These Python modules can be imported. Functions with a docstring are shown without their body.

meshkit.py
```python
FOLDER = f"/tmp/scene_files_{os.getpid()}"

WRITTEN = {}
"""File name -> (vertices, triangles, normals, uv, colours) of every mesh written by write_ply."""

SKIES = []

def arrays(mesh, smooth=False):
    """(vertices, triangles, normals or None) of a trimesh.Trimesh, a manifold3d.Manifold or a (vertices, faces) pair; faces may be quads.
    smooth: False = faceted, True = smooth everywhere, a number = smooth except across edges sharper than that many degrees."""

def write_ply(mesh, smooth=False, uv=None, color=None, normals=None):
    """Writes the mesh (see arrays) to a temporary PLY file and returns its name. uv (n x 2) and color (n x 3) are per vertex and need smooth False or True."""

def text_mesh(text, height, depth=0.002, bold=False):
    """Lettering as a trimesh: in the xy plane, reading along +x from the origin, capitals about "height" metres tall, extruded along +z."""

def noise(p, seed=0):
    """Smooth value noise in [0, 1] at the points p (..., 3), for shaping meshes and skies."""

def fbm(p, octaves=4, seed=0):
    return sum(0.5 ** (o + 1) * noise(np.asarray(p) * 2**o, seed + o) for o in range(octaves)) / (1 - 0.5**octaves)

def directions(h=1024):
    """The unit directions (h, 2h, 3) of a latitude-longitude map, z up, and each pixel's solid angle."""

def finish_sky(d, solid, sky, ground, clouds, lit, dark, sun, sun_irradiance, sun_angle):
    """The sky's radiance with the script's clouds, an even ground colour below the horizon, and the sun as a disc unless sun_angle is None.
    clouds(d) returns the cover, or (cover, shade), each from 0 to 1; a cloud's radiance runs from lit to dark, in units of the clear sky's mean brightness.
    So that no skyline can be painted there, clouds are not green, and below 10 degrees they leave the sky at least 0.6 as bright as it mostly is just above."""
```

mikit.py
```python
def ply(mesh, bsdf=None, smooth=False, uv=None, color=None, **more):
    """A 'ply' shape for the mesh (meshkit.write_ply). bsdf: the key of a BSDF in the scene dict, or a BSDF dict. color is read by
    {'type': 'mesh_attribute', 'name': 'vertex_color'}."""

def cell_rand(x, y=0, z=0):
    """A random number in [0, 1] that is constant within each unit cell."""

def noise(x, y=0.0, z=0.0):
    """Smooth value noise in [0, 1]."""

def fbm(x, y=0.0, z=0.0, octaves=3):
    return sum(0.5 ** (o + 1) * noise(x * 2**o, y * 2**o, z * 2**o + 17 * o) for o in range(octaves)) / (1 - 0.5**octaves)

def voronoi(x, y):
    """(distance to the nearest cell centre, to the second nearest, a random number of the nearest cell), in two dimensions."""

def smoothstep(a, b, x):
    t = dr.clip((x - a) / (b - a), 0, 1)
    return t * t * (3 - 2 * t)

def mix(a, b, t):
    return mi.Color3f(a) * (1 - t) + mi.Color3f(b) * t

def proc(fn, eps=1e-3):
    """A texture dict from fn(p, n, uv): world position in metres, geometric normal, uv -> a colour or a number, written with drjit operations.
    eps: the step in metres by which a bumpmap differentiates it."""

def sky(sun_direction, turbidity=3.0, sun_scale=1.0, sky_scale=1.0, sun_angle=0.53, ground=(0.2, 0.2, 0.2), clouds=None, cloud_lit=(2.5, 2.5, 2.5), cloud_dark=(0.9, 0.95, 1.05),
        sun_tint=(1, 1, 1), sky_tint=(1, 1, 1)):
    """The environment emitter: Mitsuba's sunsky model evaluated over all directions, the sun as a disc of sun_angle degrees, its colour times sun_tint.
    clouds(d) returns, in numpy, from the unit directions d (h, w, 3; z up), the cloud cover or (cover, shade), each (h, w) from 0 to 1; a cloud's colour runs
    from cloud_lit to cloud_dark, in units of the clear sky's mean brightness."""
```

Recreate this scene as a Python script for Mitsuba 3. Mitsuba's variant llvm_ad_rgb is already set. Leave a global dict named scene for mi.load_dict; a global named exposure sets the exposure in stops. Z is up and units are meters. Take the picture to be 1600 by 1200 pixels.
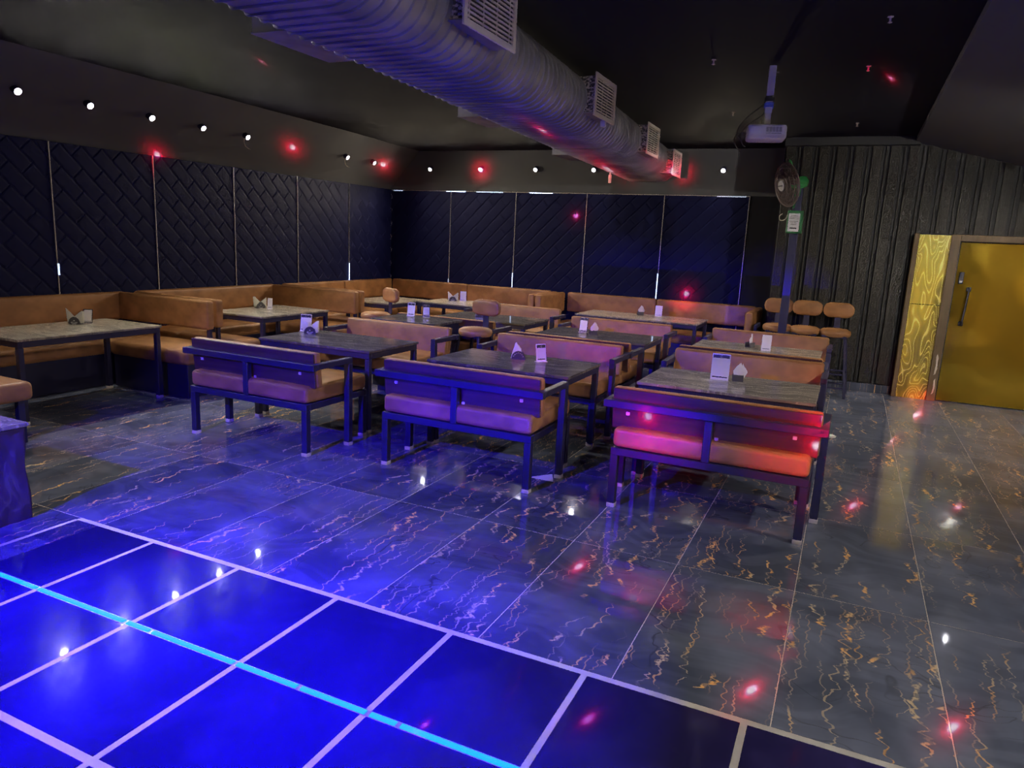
import math, random
import numpy as np, trimesh, drjit as dr, mitsuba as mi, mikit
from mikit import proc, noise, fbm, smoothstep, mix, cell_rand
T = mi.ScalarTransform4f
rng = random.Random(7)
scene, labels = {}, {}

# ---------------------------------------------------------------- camera (solved from the floor tile grid)
_yaw, _pitch, _roll = 0.4289, -0.1981, -0.0476
def _rot(a, ax):
    c, s = math.cos(a), math.sin(a)
    return np.array({'z': [[c, -s, 0], [s, c, 0], [0, 0, 1]], 'x': [[1, 0, 0], [0, c, -s], [0, s, c]], 'y': [[c, 0, s], [0, 1, 0], [-s, 0, c]]}[ax])
# extrinsic z, x, y as solved: R = Ry(roll) Rx(pitch) Rz(yaw) is intrinsic ZXY = Rz Rx Ry
_R = _rot(_yaw, 'z') @ _rot(_pitch, 'x') @ _rot(_roll, 'y')
_C = np.array([2.4638, -3.7258, 1.6923])
_m = np.eye(4); _m[:3, 0] = -_R[:, 0]; _m[:3, 1] = _R[:, 2]; _m[:3, 2] = _R[:, 1]; _m[:3, 3] = _C
scene['camera'] = {'type': 'perspective', 'fov': math.degrees(2 * math.atan(800 / 1126.44)), 'fov_axis': 'x', 'to_world': T(_m), 'near_clip': 0.05, 'far_clip': 100.0}
exposure = 0.0

# ---------------------------------------------------------------- large lamps outside the frame, and added spots for the strip glow
def look(o, t, up=(0, 0, 1)):
    return T().look_at(origin=list(o), target=list(t), up=list(up))
for _i, (_x, _I) in enumerate(((-.95, 520), (-.2, 1050), (.55, 1150), (1.2, 700))):  # added blue spots standing in for the floor strip's glow on the tiles
    scene[f'added_strip_glow_{_i}'] = {'type': 'spot', 'to_world': look((_x - .3, -4.5, 2.5), (_x, -1.95, 0)), 'intensity': {'type': 'rgb', 'value': [.014 * _I, 0, _I]}, 'cutoff_angle': 13.5, 'beam_width': 1.5}
scene['blue_wash_light'] = {'type': 'spot', 'to_world': look((-0.6, -5.0, 2.95), (-0.75, -0.35, 0)), 'intensity': {'type': 'rgb', 'value': [20, 4, 560]}, 'cutoff_angle': 27, 'beam_width': 3}
for _i, (_x, _X, _I) in enumerate(((.4, -.15, 330), (.6, .45, 330), (1.3, 1.42, 190))):
    scene[f'blue_side_light_{_i}'] = {'type': 'spot', 'to_world': look((_x, -5.2, .30), (_X, .62, .58)), 'intensity': {'type': 'rgb', 'value': [.02 * _I, 0, _I]}, 'cutoff_angle': 4.6, 'beam_width': 1.5}
# the stage side's white ceiling lamps, behind the camera
scene['stage_light'] = {'type': 'spot', 'to_world': look((4.6, -5.0, 2.9), (3.6, 0.3, 0)), 'intensity': {'type': 'rgb', 'value': [60, 52, 42]}, 'cutoff_angle': 42, 'beam_width': 10}
# disco laser: one lamp throwing many fine red beams
LASER = np.array([1.3, -5.2, 1.75])
LASER_AT = np.array([0.6, 1.0, 1.2])
LASER_CUT = 66.0
_beams = [((3.30, 5.22, 0), 1.0, 1.3), ((2.67, 1.58, 0), 1.0, 1), ((3.34, 1.97, 0), .5, .8), ((1.34, -0.30, 0), .9, 1.2), ((2.31, -0.99, 0), 1.2, 1.2), ((3.01, -0.86, 0), 1.2, 1.1),
          ((1.80, -1.47, 0), 1.2, 1.2), ((1.30, -1.78, 0), .8, .7), ((-5.07, 2.46, 2.47), 2.6, .9), ((-4.60, 4.17, 2.77), 2.6, .9), ((-4.60, 6.22, 2.77), 2.6, .8), ((-3.31, 7.28, 2.79), 2.6, .8),
          ((0.04, 7.28, 2.76), 1.6, .8), ((0.24, 7.28, 1.01), 2.2, 1), ((2.55, 3.12, 3.1), 1.3, .8), ((-2.41, 1.39, 3.1), .7, .8), ((-0.44, 5.25, 2.6), .5, 1.0), ((-0.04, 2.18, 2.6), .25, .8),
          ((1.40, .69, .63), .5, 1.6), ((2.40, .69, .60), .9, 1.6), ((-1.6, 7.28, 2.1), .6, 1)]
_glow = [((1.32, .64, .47), .95, 17), ((1.55, .64, .47), .6, 13), ((2.30, .66, .50), 1.0, 14), ((2.25, 1.6, .74), .3, 12), ((.3, 2.52, .70), .38, 17), ((.62, 2.45, .62), .18, 16)]
_L = np.linalg.inv(np.array(look(LASER, LASER_AT).matrix))
_tan = math.tan(math.radians(LASER_CUT))
def _luv(p):
    q = _L[:3, :3] @ (np.array(p) - LASER)
    return .5 + .5 * q[0] / q[2] / _tan, .5 + .5 * q[1] / q[2] / _tan, np.linalg.norm(q), q[2] / np.linalg.norm(q)
_bl = [(_luv(p), s, w) for p, s, w in _beams]
_gl = [(_luv(p), s, w) for p, s, w in _glow]
def laser_fn(p, n, uv):
    r = mi.Float(0); g = mi.Float(0)
    for (u, v, d, cz), s, w in _bl:
        k = w * .0021 / cz / _tan
        e = (dr.square(uv.x - float(u)) + dr.square(uv.y - float(v))) / float((k / 2) ** 2)
        a = float(s * d * d / 36.0)
        core = dr.exp(-e)
        r += a * (4.0 * core + .42 * dr.exp(-e / 5.0) + .035 * dr.exp(-e / 40.0)); g += a * 1.6 * dr.exp(-1.5 * e)
    for (u, v, d, cz), s, w in _gl:
        k = w * .0034 / cz / _tan
        e = (dr.square(uv.x - float(u)) + dr.square(uv.y - float(v))) / float((k / 2) ** 2)
        r += float(s) * .011 * dr.exp(-e * e)
    return mi.Color3f(r, g * .8, g + r * .03)
scene['laser_light'] = {'type': 'spot', 'to_world': look(LASER, LASER_AT), 'intensity': {'type': 'rgb', 'value': [9000, 9000, 9000]}, 'texture': proc(laser_fn), 'cutoff_angle': LASER_CUT, 'beam_width': LASER_CUT - 1}

# ---------------------------------------------------------------- materials
def mat(key, color, rough=.5, metallic=0.0, spec=.5, **kw):
    scene['mat_' + key] = {'type': 'twosided', 'bsdf': {'type': 'principled', 'base_color': color if isinstance(color, dict) else {'type': 'rgb', 'value': list(color)}, 'roughness': rough, 'metallic': metallic, 'specular': spec, **kw}}
    return 'mat_' + key
TX, TY, YB = 0.6, 1.19, -1.19     # tile width, length, dance floor border

def floor_fn(p, n, uv):
    cx, cy = dr.floor(p.x / TX), dr.floor((p.y - YB) / TY)
    ox, oy = cell_rand(cx, cy, 5) * 40, cell_rand(cx, cy, 9) * 40
    x, y = p.x + ox, p.y + oy
    base = fbm(x * 2.2, y * 2.6 + fbm(x * 5, y * 3) * 1.5, 0, 4)
    wisp = fbm(x * 3 + 3 * noise(x * 2.0, y * 2.0), y * 14 + 5 * noise(x * 3.1, y * 2.3), 2, 3)
    c = mix((.034, .040, .062), (.086, .096, .138), smoothstep(.3, .75, base) * .7 + .3 * smoothstep(.35, .7, wisp))
    dark = dr.abs(fbm(x * 4 + 9, y * 7 + 2 * noise(x * 4, y * 4), 4, 3) - .5)
    c = mix(c, (.017, .018, .024), .6 * smoothstep(.02, .0, dark) * smoothstep(.5, .7, noise(x * 3, y * 3, 8)))
    # copper veins run the long way of a tile, in broken wriggles
    def lanes(k, seed, amp):
        w = x * k + .9 * noise(y * 1.6, x * .7, seed) + .35 * (noise(x * 5, y * 6, seed + 1) - .5)
        i = dr.floor(w)
        c = .5 + amp * (noise(y * 9, i, seed + 2) - .5) + amp * .9 * (noise(y * 26, i, seed + 3) - .5) + amp * .5 * (noise(y * 70, i, seed + 4) - .5)
        return dr.abs(w - i - c) / k, i
    d1, i1 = lanes(8.5, 11, .42)
    on1 = smoothstep(.57, .72, noise(y * 2.6, i1, 23)) * smoothstep(.28, .45, noise(y * 11, i1, 29))
    d2, i2 = lanes(21.0, 43, .60)
    on2 = smoothstep(.58, .72, noise(y * 4.0, i2, 53)) * smoothstep(.35, .5, noise(x * 2.6, y * 2.0, 57))
    d3, i3 = lanes(13.0, 81, .55)
    on3 = smoothstep(.64, .78, noise(y * 3.0, i3, 83))
    a = on1 * smoothstep(.0150, .0060, d1 / (.15 + 1.25 * noise(y * 24, i1, 33))) * (.25 + .75 * smoothstep(.3, .55, noise(x * 110, y * 85, 37)))
    b = dr.maximum(on2 * smoothstep(.0042, .0016, d2) * .32, on3 * smoothstep(.0050, .0022, d3 / (.4 + noise(y * 30, i3, 87))) * .62)
    hue = mix((.42, .32, .21), (.66, .36, .13), smoothstep(.35, .65, noise(x * 10, y * 6, 61)))
    return mix(c, hue, dr.clip(dr.maximum(a, b), 0, 1))
mat('floor', proc(floor_fn), .05, spec=.65)
def dance_fn(p, n, uv):
    f = fbm(p.x * 3, p.y * 3 + 2 * fbm(p.x * 4, p.y * 4), 1, 4)
    return mix((.0095, .0075, .036), (.015, .012, .052), smoothstep(.3, .75, f))
mat('dance', proc(dance_fn), .06, spec=.4)
mat('grout', (.42, .36, .32), .8)
mat('inlay', proc(lambda p, n, uv: mix((.34, .32, .30), (.46, .43, .39), fbm(p.x * 9, p.y * 9, 0, 3))), .45)
def leather_fn(p, n, uv):
    f = fbm(p.x * 7, p.y * 7, p.z * 7, 3); g = fbm(p.x * 40, p.y * 40, p.z * 40, 2)
    return mix((.20, .088, .034), (.325, .152, .060), smoothstep(.25, .75, f) * .75 + .25 * g)
mat('leather', proc(leather_fn), .42, spec=.45)
def board_fn(p, n, uv):
    f = fbm(p.x * 2.5, p.y * 3, p.z * 40, 3)
    return mix((.035, .016, .022), (.075, .032, .035), f)
mat('board', proc(board_fn), .24, spec=.6)
mat('metal', (.016, .015, .040), .34, spec=.5)
mat('cap', (.62, .56, .46), .5)
mat('clip', (.75, .72, .70), .4)
def stone_fn(p, n, uv):
    w = fbm(p.x * 3, p.y * 3, 0, 3)
    s = fbm(p.x * 3 + 2 * w, p.y * 26 + 9 * w, p.z, 4)
    t = dr.abs(fbm(p.x * 4 + 3 * w, p.y * 38 + 14 * w, 3 + p.z, 3) - .5)
    c = mix((.12, .107, .094), (.235, .208, .178), smoothstep(.32, .70, s))
    return mix(c, (.52, .47, .39), .45 * smoothstep(.035, .0, t))
mat('stone', proc(stone_fn), .11, spec=.6)
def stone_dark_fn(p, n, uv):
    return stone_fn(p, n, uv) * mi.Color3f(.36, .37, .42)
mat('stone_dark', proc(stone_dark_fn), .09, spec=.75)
mat('quilt', (.0038, .0048, .034), .6, spec=.095)
mat('steel', (.55, .50, .46), .35, .8)
mat('ceiling', (.0085, .0080, .0125), .8, spec=.04)
mat('soffit', (.080, .082, .088), .7, spec=.12)
mat('umber', (.16, .12, .08), .7)
mat('plain', (.006, .006, .010), .6, spec=.25)
def fluted_fn(p, n, uv):
    f = fbm(p.x * 90, p.y * 30, p.z * 1.2, 2)
    return mix((.011, .010, .0085), (.028, .0245, .019), f)
mat('fluted', proc(fluted_fn), .42, spec=.3)
def duct_fn(p, n, uv):
    f = fbm(p.x * 5, p.y * 4, p.z * 5, 3)
    return mix((.24, .23, .25), (.40, .38, .39), smoothstep(.3, .7, f))
mat('duct', proc(duct_fn), .42, .65)
def wool_fn(p, n, uv):
    f = noise(p.x * 75, p.y * 75, p.z * 75) * .6 + .4 * noise(p.x * 160, p.y * 160, p.z * 160)
    return mix((.05, .045, .04), (.58, .50, .40), smoothstep(.36, .66, f))
mat('wool', proc(wool_fn), .8)
mat('grille', (.85, .76, .62), .45)
mat('dark', (.006, .006, .008), .7)
def gold_bump(p, n, uv):
    return .005 * fbm(p.x * 2.2, p.z * 3.4, 0, 2) + .0006 * fbm(p.x * 9, p.z * 9, 4, 2)
scene['mat_gold'] = {'type': 'twosided', 'bsdf': {'type': 'bumpmap', 'arbitrary': proc(gold_bump, 4e-3), 'scale': 1.0, 'bsdf': {'type': 'principled', 'base_color': {'type': 'rgb', 'value': [.86, .55, .06]}, 'metallic': .97, 'roughness': .10, 'specular': .5}}}
def wave_reflection_fn(p, n, uv):  # mirror reflections of the rippled sheet, painted in as bright and dark lines
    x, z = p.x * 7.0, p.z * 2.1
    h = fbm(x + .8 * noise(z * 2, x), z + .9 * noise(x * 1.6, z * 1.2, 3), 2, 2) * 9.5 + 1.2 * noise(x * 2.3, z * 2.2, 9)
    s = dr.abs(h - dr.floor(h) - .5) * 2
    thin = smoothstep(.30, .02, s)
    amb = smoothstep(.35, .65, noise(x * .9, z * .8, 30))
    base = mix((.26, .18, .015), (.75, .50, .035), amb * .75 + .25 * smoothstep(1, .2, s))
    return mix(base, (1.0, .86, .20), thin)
mat('gold_reflections', proc(wave_reflection_fn), .28, .10, spec=.6)
def wood_fn(p, n, uv):
    f = fbm(p.x * 30, p.y * 30, p.z * 2.2, 3)
    return mix((.055, .033, .012), (.115, .070, .026), f)
mat('wood', proc(wood_fn), .45)
mat('green', (.03, .22, .06), .3)
mat('white', (.80, .77, .80), .35)
mat('green_box', (.015, .085, .03), .4)
mat('paper', (.84, .80, .70), .7)
mat('card', (.78, .72, .70), .3)
mat('ink', (.02, .018, .025), .4)
mat('cardgrey', (.30, .28, .29), .4)
mat('dark_steel', (.07, .065, .07), .3, .3)
mat('guard', (.10, .07, .065), .4)
mat('blade', (.045, .03, .03), .35)
mat('rubber', (.015, .015, .016), .5)
mat('cable_blue', (.05, .12, .75), .45)
mat('cream', (.55, .44, .28), .8)
mat('film', (.035, .02, .06), .10, spec=.9)
mat('beige_steel', (.55, .50, .44), .3, .7)

# ---------------------------------------------------------------- mesh helpers
def cat(ms): return trimesh.util.concatenate(list(ms))
def box(x0, x1, y0, y1, z0, z1, c=.004):
    """A box with chamfered edges."""
    lo, hi = np.array([x0, y0, z0], float), np.array([x1, y1, z1], float)
    lo, hi = np.minimum(lo, hi), np.maximum(lo, hi)
    if c <= 0:
        return trimesh.creation.box(bounds=[lo, hi])
    c = min(c, .45 * (hi - lo).min()); pts = []
    for k in range(3):
        for s in np.ndindex(2, 2, 2):
            q = np.where(np.array(s), hi - c, lo + c); q[k] = (lo, hi)[s[k]][k]; pts.append(q)
    return trimesh.convex.convex_hull(np.array(pts))
def ticks(a, b, r, mid):
    e = [0, .25 * r, .55 * r, r]
    return np.array([a + t for t in e] + list(np.linspace(a + r, b - r, mid + 2)[1:-1]) + [b - t for t in e[::-1]])
def cushion(x0, x1, y0, y1, z0, z1, r, puff=0.0, mid=5, face=2):
    """A rounded box; puff swells the faces along the axis face."""
    lo, hi = np.array([x0, y0, z0], float), np.array([x1, y1, z1], float)
    tk = [ticks(lo[k], hi[k], min(r, .49 * (hi[k] - lo[k])), mid if hi[k] - lo[k] > 4 * r else 0) for k in range(3)]
    V, F, off = [], [], 0
    for k in range(3):
        a, b = (k + 1) % 3, (k + 2) % 3
        A, B = np.meshgrid(tk[a], tk[b], indexing='ij'); na, nb = A.shape
        idx = np.arange(na * nb).reshape(na, nb)
        q = np.stack([idx[:-1, :-1], idx[1:, :-1], idx[1:, 1:], idx[:-1, 1:]], -1).reshape(-1, 4)
        for side in (0, 1):
            P = np.zeros((na * nb, 3)); P[:, a], P[:, b], P[:, k] = A.ravel(), B.ravel(), (lo, hi)[side][k]
            V.append(P); F.append((q if side else q[:, ::-1]) + off); off += na * nb
    V, F = np.vstack(V), np.vstack(F)
    rr = np.minimum(r, .49 * (hi - lo)); c = np.clip(V, lo + rr, hi - rr); d = (V - c) / rr
    l = np.linalg.norm(d, axis=1, keepdims=True); V = c + rr * d / np.maximum(l, 1e-9)
    if puff:
        o = [k for k in range(3) if k != face]; w = np.ones(len(V))
        for k in o: w *= np.clip(1 - ((2 * V[:, k] - lo[k] - hi[k]) / (hi[k] - lo[k])) ** 4, 0, 1)
        V[:, face] += puff * w * np.sign(2 * V[:, face] - lo[face] - hi[face])
    m = trimesh.Trimesh(V, np.vstack([F[:, [0, 1, 2]], F[:, [0, 2, 3]]]), process=False); m.merge_vertices(); return m
def tube(pts, r, n=8, closed=False):
    pts = np.array(pts, float); N = len(pts); V, F = [], []
    for i in range(N):
        t = pts[(i + 1) % N] - pts[i - 1] if closed or 0 < i < N - 1 else (pts[1] - pts[0] if i == 0 else pts[-1] - pts[-2])
        t = t / np.linalg.norm(t); u = np.cross(t, [0, 0, 1] if abs(t[2]) < .9 else [1, 0, 0]); u /= np.linalg.norm(u); w = np.cross(t, u)
        a = np.arange(n) * 2 * np.pi / n; V.append(pts[i] + r * (np.cos(a)[:, None] * u + np.sin(a)[:, None] * w))
    for i in range(N if closed else N - 1):
        for j in range(n):
            a, b, c, d = i * n + j, i * n + (j + 1) % n, ((i + 1) % N) * n + (j + 1) % n, ((i + 1) % N) * n + j
            F += [[a, b, c], [a, c, d]]
    if not closed:
        for i0, s in ((0, 1), ((N - 1) * n, -1)):
            for j in range(1, n - 1): F.append([i0, i0 + j, i0 + j + 1][::s] if s < 0 else [i0, i0 + j + 1, i0 + j])
    return trimesh.Trimesh(np.vstack(V), F, process=False)
def bar(p, q, w, h=None, c=.003):
    """A straight square tube from p to q."""
    p, q = np.array(p, float), np.array(q, float); h = h or w; L = np.linalg.norm(q - p)
    m = box(-w / 2, w / 2, -h / 2, h / 2, 0, L, c); z = (q - p) / L
    x = np.cross([0, 1, 0] if abs(z[1]) < .9 else [1, 0, 0], z); x /= np.linalg.norm(x); y = np.cross(z, x)
    M = np.eye(4); M[:3, 0], M[:3, 1], M[:3, 2], M[:3, 3] = x, y, z, p; m.apply_transform(M); return m
def lathe(prof, n=24): return trimesh.creation.revolve(np.array(prof, float), sections=n)
def plate(pts2, t, origin, ux, uz):
    """A flat outline (u, v) extruded by t, standing at origin with axes ux, uz."""
    from shapely.geometry import Polygon
    m = trimesh.creation.extrude_polygon(Polygon(pts2), t, engine='earcut')
    ux, uz = np.array(ux, float), np.array(uz, float); w = np.cross(ux, uz)
    M = np.eye(4); M[:3, 0], M[:3, 1], M[:3, 2], M[:3, 3] = ux, uz, w, origin; m.apply_transform(M); return m

count = {}
def numbered(k):
    i = count.get(k, 0); count[k] = i + 1
    return k if i == 0 else f'{k}_{i:03d}'
def add(name, mesh, m, parent=None, smooth=False, world=None, label=None, category=None, group=None, kind=None, **kw):
    key = numbered((parent + '__' if parent else '') + name)
    d = dict(mesh) if isinstance(mesh, dict) else mikit.ply(mesh, 'mat_' + m if m else None, smooth, **kw)
    if world is not None: d['to_world'] = world
    scene[key] = d
    e = {k: v for k, v in (('label', label), ('category', category), ('group', group), ('kind', kind)) if v}
    if e: labels[key] = e
    return key
def thing(name, label, category, group=None):
    key = numbered(name); labels[key] = {'label': label, 'category': category}
    if group: labels[key]['group'] = group
    return key
def P(mesh, m, smooth=False): return mikit.ply(mesh, 'mat_' + m, smooth)
def place(x, y, z=0, deg=0): return T().translate([x, y, z]).rotate([0, 0, 1], deg)

# ================================================================ THE SETTING
XL, YW, YC, XR, YN = -5.1, 7.3, 6.36, 5.3, -7.0     # left wall, far wall, fluted wall, right wall, near wall
ZC, ZP = 3.1, 2.45                                  # ceiling, panel top
XF = 1.50                                           # left end of the fluted wall
fl = add('floor', box(XL - .1, XR + .1, YN - .1, YW + .1, -.12, -.0009, 0), 'grout', kind='structure', label='dark marble tiled floor with copper veins and a dance floor inlaid with white strips')
XD = -1.325                                         # left edge of the dance floor
t_long = P(box(.002, TX - .002, .002, TY - .002, -.003, 0, .0012), 'floor')
for i in range(-9, 9):
    for j in range(-4, 8):
        x0, y0 = i * TX, YB + j * TY
        if y0 > YW or x0 + TX < XL or x0 > XR: continue
        if j < 0 and x0 + .3 > XD: continue
        if y0 + TY > YW: 
            add('tile', box(x0 + .002, x0 + TX - .002, y0 + .002, YW, -.003, 0, .0012), 'floor', fl); continue
        add('tile', t_long, None, fl, world=place(x0, y0))
# dance floor: square dark tiles between white strips
DP, DW = .616, .026
d_tile = P(box(DW / 2, DP - DW / 2, DW / 2, DP - DW / 2, -.003, .0, .001), 'dance')
DX = [-1.385 + DP * k for k in range(0, 11)]
DY = [-1.205 - DP * k for k in range(0, 6)]
for x in DX[:-1]:
    for y in DY[:-1]:
        add('dance_tile', d_tile, None, fl, world=place(x, y - DP))
add('tile', box(-1.8 + .002, DX[0] - DW / 2, YB - 3.2, YB - .004, -.003, 0, .001), 'floor', fl)
for k, x in enumerate(DX):
    add('white_strip', box(x - DW / 2, x + DW / 2, DY[-1], DY[0] - .014, -.003, .0006, .0004), 'inlay', fl)
for k, y in enumerate(DY):
    if k != 1: add('white_strip', box(DX[0], DX[-1], y - DW * .6, y + DW * .6, -.003, .0008, .0004), 'inlay', fl)
# ceiling and walls
add('ceiling', box(XL - .1, XR + .1, YN - .1, YW + .1, ZC, ZC + .1, 0), 'ceiling', kind='structure', label='black painted ceiling')
wl = add('wall_left', box(XL - .12, XL - .03, YN, YW + .1, 0, ZC, 0), 'plain', kind='structure', label='left wall of dark blue quilted panels')
wb = add('wall_back', box(XL - .1, XF + .3, YW + .03, YW + .12, 0, ZC, 0), 'plain', kind='structure', label='far wall of dark blue quilted panels')
wf = add('wall_right_back', box(XF, XR, YC + .03, YC + .12, 0, ZC, 0), 'dark', kind='structure', label='wall of black fluted boards around the golden door')
add('wall_return', box(XF, XF + .08, YC + .12, YW + .03, 0, ZC, 0), 'plain', kind='structure')
add('wall_right', box(XR, XR + .1, YN, YC + .1, 0, ZC, 0), 'umber', kind='structure')
add('wall_near', box(XL - .1, XR + .1, YN - .1, YN, 0, ZC, 0), 'plain', kind='structure')
# sloped soffit along the left wall, upright fascia above the far panels, sloped soffit along the right wall
def prism(pts):   # 8 points: hull
    return trimesh.convex.convex_hull(np.array(pts, float))
SOF_Y, SOF_X = [YN, -3.0, .2, 2.5, 5.0, YW + .02], [-4.08, -4.08, -4.10, -4.18, -4.33, -4.53]
def soffit_mesh():
    V, F = [], []
    for y, x in zip(SOF_Y, SOF_X): V += [(XL - .02, y, ZP), (x, y, ZC), (XL - .02, y, ZC)]
    for i in range(len(SOF_Y) - 1):
        a, b = 3 * i, 3 * i + 3
        for j in range(3): k = (j + 1) % 3; F += [(a + j, b + j, b + k), (a + j, b + k, a + k)]
    m = trimesh.Trimesh(np.array(V), F + [(0, 1, 2), (len(V) - 3, len(V) - 1, len(V) - 2)], process=False); m.fix_normals(); return m
add('trim_1', soffit_mesh(), 'soffit', kind='structure', label='sloped dark soffit over the left wall, carrying the small lamps')
add('trim_2', prism([(XL, YW + .03, ZP), (XL, YW + .03, ZC), (XL, YW - .02, ZC), (XL, YW, ZP), (XF, YW + .03, ZP), (XF, YW + .03, ZC), (XF, YW - .02, ZC), (XF, YW, ZP)]), 'soffit', kind='structure', label='upright dark fascia over the far wall, carrying the small lamps')
add('trim_3', prism([(2.95, YN, ZC - .06), (2.95, YC + .03, ZC - .06), (2.95, YN, ZC), (2.95, YC + .03, ZC), (XR, YN, ZC), (XR, YC + .03, ZC), (XR, YN, 2.46), (XR, YC + .03, 2.46)]), 'soffit', kind='structure', label='sloped dark soffit on the right')
add('trim_4', box(XF, 3.0, YC - .10, YC + .03, ZC - .10, ZC, .004), 'dark', kind='structure', label='dark beam over the fluted wall')
# quilted panels, 1.22 m wide, padded herringbone of slanted cushions
def quilt(sign, w=1.212, h=ZP, res=.0105):
    nu, nv = int(w / res), int(h / res)
    U, V = np.meshgrid(np.linspace(0, w, nu), np.linspace(0, h, nv), indexing='ij')
    s, t = (U + sign * V) / math.sqrt(2), (U * sign - V) / math.sqrt(2)
    W, L = .165, .33
    i = np.floor(s / W); fs = (s / W - i) * W; ft = ((t / L + .5 * (i % 2)) % 1) * L
    e = np.minimum(np.minimum(fs, W - fs), np.minimum(ft, L - ft))
    edge = np.minimum(np.minimum(U, w - U), np.minimum(V, h - V))
    D = .010 * np.clip(e / .009, 0, 1) + .0015 * np.clip(e / .08, 0, 1) * np.clip(edge / .012, 0, 1)
    idx = np.arange(nu * nv).reshape(nu, nv)
    q = np.stack([idx[:-1, :-1], idx[1:, :-1], idx[1:, 1:], idx[:-1, 1:]], -1).reshape(-1, 4)
    return np.stack([U, V, D], -1).reshape(-1, 3), q
v, q = quilt(-1); qb = P((np.stack([v[:, 0], -v[:, 2], v[:, 1]], -1), q), 'quilt', True)
v, q = quilt(1);  ql = P((np.stack([v[:, 2], v[:, 0], v[:, 1]], -1), q), 'quilt', True)
strip = P(box(-.006, .006, -.012, .02, 0, ZP, .002), 'steel')
XS = [-5.1 + 1.222 * k for k in range(6)]
for k in range(5): add('padded_panel', qb, None, wb, world=place(XS[k] + .005, YW))
for x in XS: add('metal_strip', strip, None, wb, world=place(x, YW - .01))
add('plain_panel', box(XS[5] + .01, XF + .02, YW - .004, YW + .02, 0, ZP, .002), 'plain', wb)
YS = [YW - 1.222 * k for k in range(11)]
stripl = P(box(-.02, .012, -.006, .006, 0, ZP, .002), 'steel')
for k in range(1, 11): add('padded_panel', ql, None, wl, world=place(XL, YS[k] + .005))
for y in YS: add('metal_strip', stripl, None, wl, world=place(XL + .012, y))
add('metal_strip', box(XL, XS[5], YW - .012, YW + .01, ZP - .012, ZP, .002), 'steel', wb)
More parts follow.
